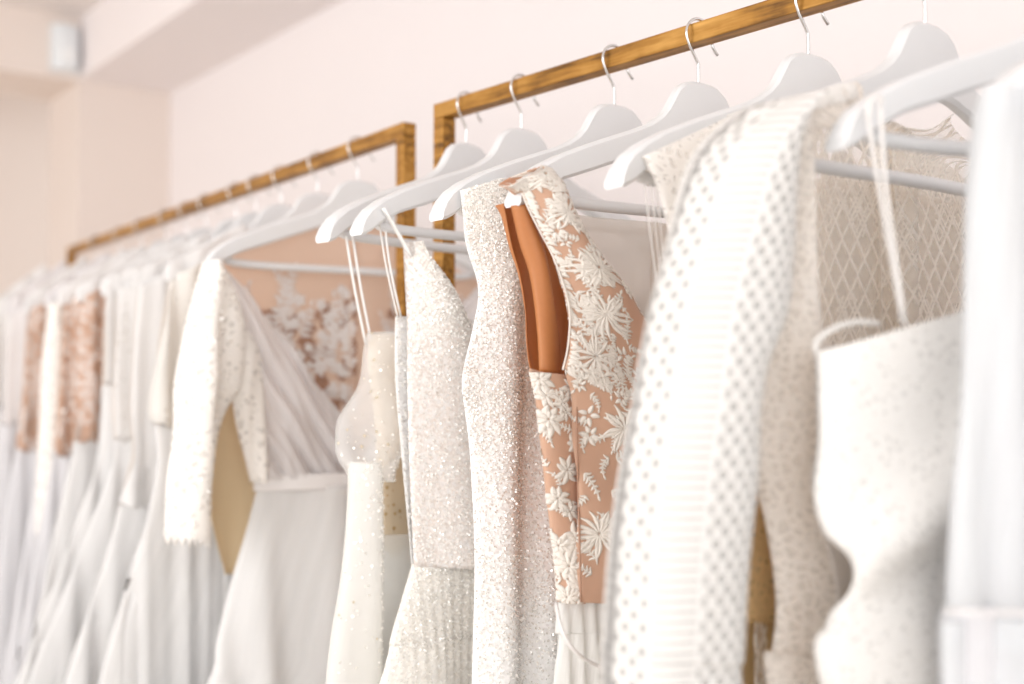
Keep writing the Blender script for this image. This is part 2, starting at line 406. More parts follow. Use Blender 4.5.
# ------------------------------------------------------------------ cloth panels
class Surf: pass
def folds_fn(seed, amp, freq, drift=1.0, gro=1.0, top=0.0):
    rnd = random.Random(seed)
    comp = [(rnd.uniform(.6, 1.5) * freq, rnd.uniform(0, 6.3), rnd.uniform(-1, 1) * drift, rnd.uniform(.4, 1)) for _ in range(4)]
    tot = sum(c[3] for c in comp)
    def fn(w, v):
        k = amp * (top + (1 - top) * min(1, max(0, v)) ** gro)
        return k * sum(a * math.sin(w * f_ * 2 * PI + ph + dr * v * 3 + .5 * math.sin(w * f_ * 3 + ph)) for f_, ph, dr, a in comp) / tot * 1.6
    return fn
def side_curves(f, rows, t0, hem, mirror, nv):
    """rows of ((xL,yL),(xR,yR)) or (y,xL,xR) or (y,xL) -> lists of (s,z) down the two sides"""
    L, R = [], []
    for r in rows:
        if isinstance(r[0], tuple):
            a = sz(f, *r[0], t0); b = sz(f, *r[1], t0) if r[1] else (-a[0], a[1])
        else:
            a = sz(f, r[1], r[0], t0)
            b = sz(f, r[2], r[0], t0) if len(r) > 2 else (-a[0], a[1])
        L.append((a[0], a[1], 0)); R.append((b[0], b[1], 0))
    for z, sl, sr_ in (hem or []):
        L.append((sl, z, 0)); R.append((sr_, z, 0))
    L, R = catmull(L, nv), catmull(R, nv)
    if mirror: L, R = [Vector((-p.x, p.y, 0)) for p in R], [Vector((-p.x, p.y, 0)) for p in L]
    return L, R
def panel(name, f, rows, mat, root, t0=0.0, bulge=.02, back=None, hem=None, mirror=False, nu=40, nv=60,
          fold=None, thick=.0010, center_s=None, edge_pow=.6, tfun=None, tilt=0, rag=0, wrinkle=0):
    """back=None: open sheet; back=number: closed shell whose rear half bulges back by that much"""
    if not isinstance(rows[0][0], tuple): pass
    L, R = side_curves(f, rows, t0, hem, mirror, nv)
    if center_s is not None:
        pass
    closed = back is not None
    vs, uv, grid = [], [], []
    cols = 2 * nu if closed else nu + 1
    wr = random.Random(hash(name) % 1000 + int(abs(t0) * 1e4) + len(rows)); wr = random.Random(len(rows) * 31 + nu)
    wph = [wr.uniform(0, 6.28) for _ in range(6)]
    for j in range(nv + 1):
        v = j / nv; a, b = L[j], R[j]; wd = (b - a).length
        row = []
        for i in range(cols):
            if closed:
                if i <= nu: u, sgn = i / nu, 1
                else: u, sgn = (2 * nu - i) / nu, -1
            else: u, sgn = i / nu, 1
            s = a.x + (b.x - a.x) * u; z = a.y + (b.y - a.y) * u
            k = math.sin(PI * u) ** edge_pow if 0 < u < 1 else 0
            t = t0 + (bulge * k if sgn > 0 else -back * k) + tilt * v
            if tfun: t += tfun(u, v, s, z) * sgn
            if fold:
                w = s + (0 if sgn > 0 else .77)
                ff = fold(w, v) * (.35 + .65 * k if closed else 1)
                t += ff
                s += .3 * ff * (1 if sgn > 0 else -1)
            if wrinkle:
                t += wrinkle * (math.sin(s * 38 + z * 55 + wph[0]) + .7 * math.sin(-s * 60 + z * 34 + wph[1]) + .5 * math.sin(s * 95 + z * 12 + wph[2])) * .5
            if rag and j == nv: z += rag * math.sin(u * 60 + v)
            row.append(len(vs)); vs.append(W3(f, s, t, z)); 
            uv.append((u * wd if not closed else (u * wd if sgn > 0 else -u * wd), z))
        L_ = 0.0; b0 = row[0]; uv[b0] = (0.0, uv[b0][1])
        for q_ in row[1:]: L_ += (vs[q_] - vs[q_ - 1]).length; uv[q_] = (L_, uv[q_][1])
        grid.append(row)
    fs = []
    for j in range(nv):
        for i in range(cols if closed else cols - 1):
            i2 = (i + 1) % cols
            fs.append((grid[j][i], grid[j + 1][i], grid[j + 1][i2], grid[j][i2]))
    o = link_mesh(name, vs, fs, mat, root, uv, solid=thick)
    q = Surf(); q.o = o; q.vs = vs; q.grid = grid; q.nu = nu; q.nv = nv; q.f = f; q.L = L; q.R = R
    return q
def sample(q, u, v):
    u = min(max(u, 0), .9999); v = min(max(v, 0), .9999)
    x, y = u * q.nu, v * q.nv; i, j = int(x), int(y); a, b = x - i, y - j
    g = q.grid; V = q.vs
    p00, p10, p01, p11 = V[g[j][i]], V[g[j][i + 1]], V[g[j + 1][i]], V[g[j + 1][i + 1]]
    p = p00 * (1 - a) * (1 - b) + p10 * a * (1 - b) + p01 * (1 - a) * b + p11 * a * b
    du = p10 - p00; dv = p01 - p00
    n = dv.cross(du)
    if n.length > 0: n.normalize()
    if n.dot(q.f.n) < 0: n = -n
    return p, n, max(du.length * q.nu, 1e-4), max(dv.length * q.nv, 1e-4)
def sequins(name, q, count, size, mat, root, seed=1, lift=.0015, tilt=.9, urange=(0, 1), vr=(0, 1)):
    rnd = random.Random(seed); vs, fs = [], []
    for _ in range(count):
        u = rnd.uniform(*urange); v = rnd.uniform(*vr)
        p, n, _, _ = sample(q, u, v)
        n = (n + Vector((rnd.uniform(-1, 1), rnd.uniform(-1, 1), rnd.uniform(-1, 1))) * tilt).normalized()
        a = n.cross(Vector((rnd.uniform(-1, 1), rnd.uniform(-1, 1), rnd.uniform(-1, 1)))).normalized(); b = n.cross(a)
        r = size * rnd.uniform(.6, 1.3); c = p + q.f.n * lift
        k = len(vs)
        for h in range(5):
            th = 2 * PI * h / 5; vs.append(c + a * (r * math.cos(th)) + b * (r * math.sin(th)))
        fs.append(tuple(range(k, k + 5)))
    o = link_mesh(name, vs, fs, mat, root, smooth=False); o['kind'] = 'stuff'; return o
# ---- embroidered motifs laid on a panel
class Emb:
    def __init__(self, q, lift=.0007): self.q, self.vs, self.fs, self.lift = q, [], [], lift
    def pt(self, u0, v0, su, sv, x, y, h):
        u, v = u0 + x / su, v0 + y / sv
        p, n, _, _ = sample(self.q, u, v); return p + n * (self.lift + h)
    def petal(self, u0, v0, ang, r0, r1, w, bend=0, curl=0.0):
        _, _, su, sv = sample(self.q, u0, v0)
        K = 6; k = len(self.vs)
        for i in range(K + 1):
            f = i / K; r = r0 + (r1 - r0) * f; a = ang + bend * f * f
            cx, cy = r * math.cos(a), r * math.sin(a)
            hw = w * (math.sin(PI * (f ** .8)) ** .7 if 0 < f < 1 else .12)
            nx, ny = -math.sin(a), math.cos(a)
            for m_, h in ((-1, 0), (0, .0006), (1, 0)):
                self.vs.append(self.pt(u0, v0, su, sv, cx + nx * hw * m_, cy + ny * hw * m_, h + curl * f))
        for i in range(K):
            for m_ in range(2):
                a_ = k + i * 3 + m_; self.fs.append((a_, a_ + 1, a_ + 4, a_ + 3))
    def flower(self, u, v, r, n, rnd, w=.3, ring2=True):
        a0 = rnd.uniform(0, 6.3)
        for i in range(n):
            self.petal(u, v, a0 + 2 * PI * i / n + rnd.uniform(-.1, .1), r * .18, r * rnd.uniform(.85, 1.1), r * w, rnd.uniform(-.3, .3), .0005)
        if ring2:
            for i in range(max(4, n - 2)):
                self.petal(u, v, a0 + .3 + 2 * PI * i / max(4, n - 2), r * .05, r * .5, r * w * .6, 0, .001)
    def frond(self, u, v, ang, L, rnd, n=6, curl=.8):
        _, _, su, sv = sample(self.q, u, v); x = y = 0; a = ang
        for i in range(n):
            st = L / n; nx, ny = x + st * math.cos(a), y + st * math.sin(a)
            uu, vv = u + x / su, v + y / sv
            self.petal(uu, vv, a, 0, st * 1.15, .0009)
            for sgn in (-1, 1):
                self.petal(uu, vv, a + sgn * rnd.uniform(.6, .95), 0, L * .30 * (1.1 - i / n * .6), L * .055, sgn * .3)
            x, y = nx, ny; a += curl / n
        self.petal(u + x / su, v + y / sv, a, 0, L * .25, L * .06)
    def build(self, name, mat, root):
        # keep inside: nothing to clip, sampling clamps at the edges
        return link_mesh(name, self.vs, self.fs, mat, root, [(v[0], v[2]) for v in self.vs], solid=.0005)

def root_of(name, f, label, cat='dress', group=None, z=1.45):
    return thing(name, (f.o.x, f.o.y, z), label, cat, group)

# ================================================================== front rack: frames
def h2(k, tipx, label, g='white hangers on the front rack'): return place_hanger(R2o, R2d, k, tipx, label, g)
f1 = h2(.045, 318, 'white hanger at the far left end of the front rack')
f2 = h2(.149, 352, 'white hanger carrying the sparkling V-neck dress')
f3 = h2(.300, 432, 'white hanger carrying the white sequin dress')
f4 = h2(.416, 508, 'white hanger carrying the nude lace dress, tip showing')
f5 = h2(.544, 609, 'white hanger carrying the dress with ivory lace shoulder')
f6 = h2(.658, 736, 'white hanger carrying the white crochet dress')
f7 = h2(.79, 832, 'white blurred hanger nearest the eye, thin straps over it')
f8 = h2(.90, 982, 'white hanger under the sheer white dress at right edge')
FLOOR_HEM = .07

# ---- dress 1: beaded tulle slip dress
r = root_of('beaded_dress', f1, 'ivory beaded tulle dress on thin straps, first on the front rack')
for (xa, ya, xb, yb, t) in ((352, 232, 371, 340, .012), (346, 236, 366, 345, .02)):
    sweep('strap', [S(f1, xa, ya, t), S(f1, (xa + xb) / 2 - 1, (ya + yb) / 2, t), S(f1, xb, yb, t)], .0045, .0015, 'white_satin', r, 6, n=8)
for t in (.012, -.01):
    sweep('strap', [W3(f1, .16, t, 1.57), W3(f1, .14, t, 1.50), W3(f1, .125, t, 1.43)], .0045, .0015, 'white_satin', r, 6, n=8)
panel('skirt_lining', f1, [(500, 378), (600, 370), (684, 356)], 'white_chiffon', r, 0, .028, .024, hem=[(.8, -.19, .19), (FLOOR_HEM, -.21, .21)], nu=50)
panel('bodice', f1, [(334, 370), (371, 368), (420, 374), (470, 376), (552, 376)], 'champagne_tulle', r, 0, .034, .028, rag=.006, fold=folds_fn(3, .006, 9, top=.5))
q = panel('flutter_sleeve', f1, [(332, 369, 408), (371, 361, 409), (405, 350, 409), (432, 339, 408), (452, 334, 400), (468, 339, 388), (480, 356, 376)], 'sheer_beaded_tulle', r, .016, .040, nu=50, nv=40, fold=folds_fn(31, .011, 22, drift=2, gro=1.4, top=.3), wrinkle=.008)
sequins('beads', q, 200, .0013, 'bead', r, 8)
panel('skirt', f1, [(535, 374), (600, 366), (684, 350)], 'beaded_tulle', r, 0, .04, .035, hem=[(.8, -.2, .2), (FLOOR_HEM, -.22, .22)], fold=folds_fn(4, .012, 14, top=.2), nu=70)
q = panel('sleeve', f1, [(462, 352, 376), (504, 350, 380), (579, 343, 382), (684, 328, 384)], 'beaded_tulle', r, .035, .022, .02, hem=[(.95, -.25, -.15)], nu=26, fold=folds_fn(6, .006, 18, top=.4))
sequins('beads', q, 260, .0016, 'bead', r, 9)

# ---- dress 2: sparkling V neck
r = root_of('sequin_dress', f2, 'sparkling champagne V-neck dress with pleated skirt and seam at waist')
fo = folds_fn(11, .006, 10, top=.6)
V2 = [(243, 407, 410), (251, 408, 415), (280, 409, 437), (310, 410, 460), (331, 410, 477), (375, 409, 515), (460, 410, 515), (520, 412, 515), (566, 414, 515)]
qs = []
for mr in (False, True):
    q = panel('bodice_front', f2, V2, 'champagne_sequin', r, .008, .030, mirror=mr, nu=36, nv=70, fold=fo, edge_pow=.8)
    qs.append(q)
    sequins('sequins', q, 7500 if not mr else 1200, .0011, 'bead', r, 21 + mr, vr=(.02, .99))
q = panel('bodice_back', f2, [(316, 400), (380, 400), (460, 405), (520, 409), (567, 413)], 'white_sequin', r, .002, .004, fold=fo, nu=80, edge_pow=1)
sequins('sequins', q, 1500, .0011, 'bead', r, 28, urange=(0, .15))
sweep('strap', [S(f2, 383, 208, .02), S(f2, 395, 228, .02), S(f2, 411, 256, .016)], .008, .002, 'white_sequin', r, 6, n=10)
sweep('strap', [S(f2, 384, 210, -.005), S(f2, 389, 260, -.005), S(f2, 401, 318, -.003)], .004, .0015, 'white_satin', r, 6, n=10)
sweep('strap', [S(f2, 379, 222, .0), S(f2, 387, 270, .0), S(f2, 398, 318, -.002)], .003, .0015, 'white_satin', r, 6, n=10)
for t in (.02, -.005):
    sweep('strap', [W3(f2, .165, t, 1.575), W3(f2, .155, t, 1.54), W3(f2, .135, t, 1.49)], .006, .002, 'white_sequin', r, 6, n=10)
q = panel('skirt', f2, [(564, 413), (600, 402), (640, 390), (684, 380)], 'sequin_skirt_cloth', r, .004, .036, .035, hem=[(.8, -.30, .30), (FLOOR_HEM, -.34, .34)],
      fold=lambda w, v: .0018 * math.sin(w * 2 * PI * 90) * (.2 + v) + folds_fn(12, .010, 9, top=.2)(w, v), nu=200, nv=60)
sequins('skirt_sequins', q, 8000, .0010, 'bead', r, 25, vr=(0, .9), urange=(0, .6))

# ---- dress 3: all white sequins
r = root_of('sequin_dress', f3, 'all white sequin sheath dress, wide shoulders laid over its hanger')
fo = folds_fn(15, .007, 11, drift=.4, top=.6)
D3 = [((464, 190), (500, 178)), ((467, 215), (514, 200)), ((470, 242), (530, 235)), ((480, 287), (560, 285)), ((476, 329), (609, 340)), ((467, 379), (609, 379)),
      (413, 470, 609), (460, 474, 609), (560, 477, 609), (684, 475, 609)]
for mr in (False, True):
    q = panel('front', f3, D3, 'white_sequin', r, .024, .016, mirror=mr, nu=50, nv=90, fold=fo, edge_pow=.7, hem=[(.8, -.2, 0), (FLOOR_HEM, -.22, 0)])
    sequins('sequins', q, 20000 if not mr else 800, .0011, 'bead', r, 31 + mr, vr=(.0, .86), urange=(0, .75 if not mr else 1))
    panel('shoulder', f3, [((464, 190), (500, 178)), ((465, 196), (503, 184)), ((468, 215), (512, 200))], 'white_sequin', r, .022, .003, .035, mirror=mr, nu=16, nv=8)
panel('back', f3, [((472, 200), (508, 190)), ((476, 240), (520, 235)), ((484, 290), (560, 285)), ((480, 340), (609, 330)), (460, 478, 609), (684, 478, 609)], 'white_sequin', r, -.012, -.02, nu=50, nv=60, fold=fo, hem=[(.8, -.2, 0), (FLOOR_HEM, -.22, 0)])
panel('back', f3, [((472, 200), (508, 190)), ((476, 240), (520, 235)), ((484, 290), (560, 285)), ((480, 340), (609, 330)), (460, 478, 609), (684, 478, 609)], 'white_sequin', r, -.012, -.02, nu=30, nv=60, mirror=True, fold=fo, hem=[(.8, -.2, 0), (FLOOR_HEM, -.22, 0)])

# ---- dress 4: nude tulle with embroidered lace
r = root_of('lace_dress', f4, 'nude dress with white floral lace, open armhole and tan satin lining')
D4 = [((517, 180), (540, 167)), ((521, 190), (562, 184)), ((528, 207), (571, 207)), ((540, 231), (580, 230)), ((553, 256), (595, 254)), ((565, 289), (622, 286)), ((570, 314), (640, 316)),
      ((568, 347), (662, 345)), ((563, 370), (684, 372)), ((572, 400), (692, 400)), (450, 575, 692), (520, 577, 692), (602, 580, 692)]
def wr4(u, v, s, z):
    return .0035 * math.sin(s * 45 + z * 60) * (1 if v > .25 else v * 4)
for mr in (False, True):
    q = panel('bodice_front', f4, D4, 'nude_tulle', r, .026, .018, mirror=mr, nu=40, nv=80, tfun=wr4, edge_pow=.8)
    e = Emb(q); rnd = random.Random(5)
    # strap and bodice: sprays scaled to fit
    for i in range(44):
        v = rnd.uniform(.02, .98); u = rnd.uniform(.04, .55 if not mr else .9)
        if v < .45: u = rnd.uniform(.1, .9)
        e.flower(u, v, rnd.uniform(.006, .0105), rnd.choice((5, 6)), rnd, .22, False)
    for i in range(105):
        v = rnd.uniform(.02, .97) ** .75; u = rnd.uniform(.03, .52 if v > .42 else .9)
        e.frond(u, v, rnd.uniform(0, 6.3), rnd.uniform(.013, .022), rnd, 5, rnd.uniform(-1.6, 1.6))
    for (u, v, rr, n) in ((.5, .02, .020, 14), (.45, .20, .018, 12), (.5, .37, .024, 16), (.35, .50, .024, 16), (.18, .62, .020, 12), (.12, .93, .024, 16), (.3, .80, .024, 14)):
        e.flower(u, v, rr, n, rnd, .075, True)
    for k in range(46):   # scalloped armhole edge
        v = .01 + k / 46 * .68
        e.petal(.02, v, rnd.uniform(-.5, .5) + (0 if k % 2 else .7), -.002, .009, .0022, .3)
        if v < .62: e.petal(.97, v, PI + rnd.uniform(-.6, .6), -.001, .008, .0022, .3)
    e.build('lace_applique', 'applique_thread', r)
# side / back-side panel to the left of the seam
q = panel('side_panel', f4, [((529, 372), (577, 376)), ((535, 398), (577, 400)), ((539, 437), (578, 437)), ((547, 504), (579, 504)), ((557, 560), (580, 560)), ((560, 602), (582, 602))],
          'nude_tulle', r, .012, .012, nu=20, nv=50, fold=folds_fn(41, .003, 14, top=.6))
e = Emb(q); rnd = random.Random(8)
for (u, v, rr, n) in ((.7, .12, .012, 7), (.55, .28, .009, 6), (.15, .18, .011, 7), (.75, .42, .012, 8), (.1, .74, .013, 8), (.5, .62, .010, 6), (.1, .05, .014, 9), (.15, .32, .015, 8), (.45, .22, .010, 6), (.5, .5, .013, 8), (.2, .58, .012, 8), (.65, .72, .016, 10), (.3, .82, .015, 9), (.7, .93, .016, 12), (.2, .97, .012, 9)):
    e.flower(u, v, rr, n, rnd, .22)
for i in range(16):
    e.frond(rnd.uniform(.0, .8), rnd.uniform(.05, .95), rnd.uniform(0, 6.3), rnd.uniform(.012, .02), rnd, 4, rnd.uniform(-1.5, 1.5))
e.build('lace_applique', 'applique_thread', r)
# the dark seam cord
sweep('seam', [S(f4, 577, 374, .026), S(f4, 577, 440, .028), S(f4, 579, 520, .029), S(f4, 581, 602, .029)], .0018, .0018, 'cocoa_applique', r, 6, n=14)
# satin lining of the back, seen through the armhole
panel('back_lining', f4, [((508, 203), (530, 200)), ((512, 217), (556, 214)), ((519, 245), (572, 245)), ((527, 274), (596, 274)), ((532, 310), (625, 310)), ((534, 345), (652, 345)), ((538, 372), (676, 372)), ((548, 400), (690, 400)), ((556, 480), (692, 480)), ((568, 600), (692, 600))],
      'nude_satin', r, -.012, -.024, nu=44, nv=70, fold=folds_fn(43, .010, 13, drift=1.2, top=.45))
panel('back_lining', f4, [((508, 203), (530, 200)), ((512, 217), (556, 214)), ((519, 245), (572, 245)), ((527, 274), (596, 274)), ((532, 310), (625, 310)), ((534, 345), (652, 345)), ((538, 372), (676, 372)), ((548, 400), (690, 400)), ((556, 480), (692, 480)), ((568, 600), (692, 600))],
      'nude_satin', r, -.012, -.024, nu=30, nv=40, mirror=True, fold=folds_fn(43, .010, 13, drift=1.2, top=.45))
# hanging fold of lining inside the armhole
panel('lining_fold', f4, [((511, 206), (524, 206)), ((520, 245), (538, 240)), ((527, 275), (549, 285)), ((533, 330), (560, 330)), ((536, 372), (562, 374))], 'nude_satin', r, .006, .010, nu=16, nv=40, fold=folds_fn(47, .004, 22, top=.5))
sweep('armhole_edge', [S(f4, *p, .027) for p in ((519, 184), (528, 207), (540, 231), (553, 256), (565, 289), (570, 314), (568, 347), (563, 370))], .002, .002, 'applique_thread', r, 6, n=40)
sweep('armhole_edge', [S(f4, *p, .012) for p in ((530, 370), (545, 374), (562, 376), (578, 376))], .004, .003, 'nude_tulle', r, 6, n=20)
# strap folding over the hanger arm
q = panel('shoulder_strap', f4, [((508, 186), (540, 167)), ((512, 187), (552, 171)), ((522, 192), (564, 190))], 'nude_lace', r, .028, .006, .03, nu=18, nv=10)
e = Emb(q); rnd = random.Random(3)
for i in range(40): e.flower(rnd.uniform(.02, .98) , rnd.uniform(.02, .98), rnd.uniform(.005, .009), 6, rnd, .2)
e.build('lace_applique', 'applique_thread', r)
# sheer beige yoke across the back
panel('back_yoke', f4, [((572, 214), (692, 226)), ((578, 250), (692, 262)), ((585, 330), (692, 340))], 'beige_mesh', r, -.038, -.004, nu=30, nv=20, fold=folds_fn(44, .004, 10, top=.7))
panel('back_yoke', f4, [((572, 214), (692, 226)), ((578, 250), (692, 262)), ((585, 330), (692, 340))], 'beige_mesh', r, -.038, -.004, nu=30, nv=20, mirror=True, fold=folds_fn(44, .004, 10, top=.7))
panel('skirt', f4, [(601, 559), (630, 556), (684, 554)], 'pleat_cloth', r, .006, .034, .03, hem=[(.8, -.24, .24), (FLOOR_HEM, -.3, .3)],
      fold=lambda w, v: .003 * math.sin(w * 2 * PI * 85) * (.6 + v) + folds_fn(45, .010, 8, top=.2)(w, v), nu=220, nv=50)
sweep('ribbon_loop', [S(f4, 556, 604, .04), S(f4, 561, 628, .055), S(f4, 572, 648, .062), S(f4, 588, 661, .06), S(f4, 606, 667, .055), S(f4, 640, 668, .05)], .003, .0075, 'pale_ribbon', r, 8, n=30)

# ---- dress 5: ivory lace shoulder
r = root_of('lace_dress', f5, 'ivory guipure lace dress mostly hidden, shoulder and clear loops showing')
D5 = [((644, 156), (742, 112)), ((648, 166), (750, 122)), ((659, 194), (762, 160)), ((671, 240), (780, 240)), ((690, 300), (803, 330)), (450, 690, 803), (684, 680, 803)]
for mr in (False, True):
    panel('bodice_front', f5, D5, 'collar_lace', r, .022, .014, mirror=mr, nu=40, nv=50, hem=[(1.0, -.16, 0)])
    panel('bodice_lining', f5, D5[2:], 'crochet_lining', r, .016, .010, mirror=mr, nu=30, nv=30, hem=[(1.0, -.16, 0)])
    panel('bodice_back', f5, [((656, 165), (750, 122)), ((664, 200), (780, 180)), ((680, 260), (803, 240)), (684, 684, 803)], 'collar_lace', r, -.012, -.02, mirror=mr, nu=30, nv=30, hem=[(1.0, -.16, 0)])
    panel('shoulder', f5, [((643, 156), (742, 110)), ((645, 160), (745, 116)), ((650, 172), (750, 126))], 'collar_lace', r, .020, .003, .03, mirror=mr, nu=30, nv=8)
panel('skirt', f5, [(684, 680)], 'ivory_chiffon', r, 0, .03, .03, hem=[(1.0, -.18, .18), (.5, -.26, .26), (FLOOR_HEM, -.3, .3)], fold=folds_fn(52, .012, 12, top=.2)) if False else None
panel('skirt', f5, [(640, 690), (684, 684)], 'ivory_chiffon', r, 0, .032, .03, hem=[(.7, -.22, .22), (FLOOR_HEM, -.27, .27)], fold=folds_fn(52, .012, 12, top=.2))
for dx in (0, 6, 11):
    sweep('hanging_loop', [S(f5, 645 + dx, 184, .03), S(f5, 650 + dx, 230, .03), S(f5, 655 + dx * .8, 270, .03), S(f5, 657 + dx * .5, 312, .03)], .002, .001, 'clear_strap', r, 5, n=10)

# ---- dress 6: crochet
r = root_of('crochet_dress', f6, 'large white crochet lace dress with long eyelet sleeve and open ivory lace bodice')
SL = [((764, 104), (792, 100)), ((745, 115), (783, 112)), ((713, 144), (776, 140)), ((693, 180), (774, 180)), ((681, 217), (775, 217)), ((668, 258), (774, 258)), ((654, 307), (769, 310)), ((645, 362), (745, 362)),
      ((639, 407), (736, 407)), ((628, 469), (735, 469)), ((618, 558), (727, 558)), ((613, 647), (723, 647)), ((611, 690), (722, 690))]
fo = folds_fn(61, .012, 7, drift=1.0, top=.3)
for mr in (False, True):
    q = panel('sleeve', f6, SL, 'white_crochet', r, .02, .045, .035, mirror=mr, nu=60, nv=110, fold=fo, hem=[(1.0, -.36, -.24)], thick=.0016)
    panel('sleeve_lining', f6, [((a + 7, b + 3), (c - 7, d + 3)) for (a, b), (c, d) in SL], 'crochet_lining', r, .02, .037, .028, mirror=mr, nu=40, nv=60, fold=fo, hem=[(1.01, -.35, -.25)])
    # ivory front edge hanging open
    panel('front', f6, [((768, 128), (784, 124)), ((773, 160), (786, 165)), ((774, 210), (788, 215)), ((772, 260), (792, 270)), ((766, 320), (806, 330)), ((756, 400), (842, 400)), ((756, 460), (866, 460)),
          ((765, 527), (880, 527)), ((772, 602), (885, 602)), ((768, 650), (890, 650)), ((763, 690), (895, 690))], 'ivory_lace', r, .018, .026, mirror=mr, nu=36, nv=80,
          fold=folds_fn(62, .010, 14, top=.6), hem=[(.95, -.16, 0)])
    panel('front_lining', f6, [((774, 260), (788, 270)), ((768, 320), (802, 330)), ((764, 400), (842, 400)), ((764, 460), (866, 460)),
          ((771, 527), (880, 527)), ((777, 602), (885, 602)), ((770, 650), (890, 650)), ((762, 690), (895, 690))], 'ivory_lining', r, .010, .020, mirror=mr, nu=36, nv=60,
          fold=folds_fn(62, .010, 14, top=.6), hem=[(.95, -.15, 0)])
    panel('back', f6, [((778, 108), (862, 92)), ((776, 120), (885, 118)), ((774, 140), (923, 140)), ((773, 220), (923, 220)), ((772, 330), (923, 330)), ((765, 500), (923, 500)), ((760, 690), (923, 690))],
          'back_lace', r, -.015, -.022, mirror=mr, nu=50, nv=60, fold=folds_fn(63, .006, 9, top=.6), hem=[(.95, -.17, 0)])
    panel('back_lining', f6, [((776, 180), (923, 168)), ((773, 220), (923, 220)), ((772, 330), (923, 330)), ((765, 500), (923, 500)), ((760, 690), (923, 690))],
          'sheer_lining', r, -.024, -.022, mirror=mr, nu=30, nv=40, fold=folds_fn(63, .006, 9, top=.6), hem=[(.95, -.17, 0)])
    panel('shoulder', f6, [((748, 116), (855, 82)), ((745, 122), (860, 90)), ((752, 134), (858, 108)), ((765, 142), (852, 122))], 'ivory_lace', r, .022, .014, .03, mirror=mr, nu=36, nv=14, fold=folds_fn(64, .005, 20, top=1))
    panel('shoulder_trim', f6, [((752, 112), (850, 82)), ((748, 118), (856, 88)), ((750, 126), (858, 98))], 'white_lace', r, .03, .012, .02, mirror=mr, nu=30, nv=10, fold=folds_fn(65, .003, 30, top=1))
panel('skirt', f6, [(455, 735), (560, 732), (690, 725)], 'gold_lining', r, -.03, .012, .012, hem=[(.7, -.25, .25), (FLOOR_HEM, -.28, .28)], fold=folds_fn(66, .006, 22, top=.6), nu=80)
panel('gold_lace_band', f6, [(440, 735, 800), (520, 735, 800), (622, 733, 800)], 'gold_lace', r, -.014, .004, nu=20, nv=20)

# ---- dress 7: white lace bodice, nearest
r = root_of('lace_dress', f7, 'white lace strapless-look bodice on thin straps, blurred in the foreground')
ce = S(f7, 512, 342)
cx7 = 512 + F * (f7.o.x / f7.o.y)
D7 = [((816, 352), (1000, 288)), ((817, 362), (1010, 300)), ((817, 400), (cx7 - 20, 360)), ((817, 440), (cx7, 430)), ((810, 491), (cx7, 491)), ((817, 530), (cx7, 530)), ((833, 556), (cx7, 560)), ((837, 592), (cx7, 600)), ((825, 622), (cx7, 630)), ((822, 690), (cx7, 690))]
fo7 = lambda u, v, s, z: .017 * math.exp(-((v - (.12 + .50 * (1 - u * 1.3))) / .10) ** 2) * (1 if u < .8 else max(0, (1 - u) * 5))
for mr in (False, True):
    panel('bodice_front', f7, D7, 'white_lace', r, .016, .03, mirror=mr, nu=50, nv=80, tfun=fo7, fold=folds_fn(71, .006, 10, top=.7), hem=[(1.0, -.16, 0)])
    panel('bodice_lining', f7, D7, 'crochet_lining', r, .010, .03, mirror=mr, nu=40, nv=60, tfun=fo7, fold=folds_fn(71, .006, 10, top=.7), hem=[(1.0, -.16, 0)])
    panel('bodice_back', f7, [((814, 346), (cx7, 330)), ((816, 440), (cx7, 440)), ((812, 491), (cx7, 491)), ((837, 592), (cx7, 592)), ((822, 690), (cx7, 690))], 'ivory_lining', r, -.005, -.03, mirror=mr, nu=30, nv=30, hem=[(1.0, -.16, 0)])
sweep('top_edge', [S(f7, *p, .012) for p in ((815, 352), (818, 340), (835, 328), (858, 322), (880, 324))], .0025, .004, 'white_lace', r, 8, n=20)
sweep('strap', [S(f7, 868, 118, .03), S(f7, 876, 170, .03), S(f7, 888, 240, .03), S(f7, 902, 322, .03)], .0045, .0015, 'white_satin', r, 6, n=12)
sweep('strap', [S(f7, 880, 100, .036), S(f7, 884, 170, .036), S(f7, 893, 240, .036), S(f7, 905, 326, .036)], .0045, .0015, 'white_satin', r, 6, n=12)
sweep('strap', [S(f7, 868, 118, .03), S(f7, 871, 98, .028), S(f7, 880, 96, .03), S(f7, 880, 104, .036)], .0045, .0015, 'white_satin', r, 6, n=12)
for t in (.03, -.006): sweep('strap', [W3(f7, .15, t, 1.58), W3(f7, .135, t, 1.52), W3(f7, .12, t, 1.44)], .0045, .0015, 'white_satin', r, 6, n=12)
panel('skirt', f7, [(684, 823), (700, 821)], 'white_chiffon', r, .0, .04, .035, hem=[(.8, -.22, .22), (FLOOR_HEM, -.26, .26)], fold=folds_fn(72, .012, 10, top=.2))

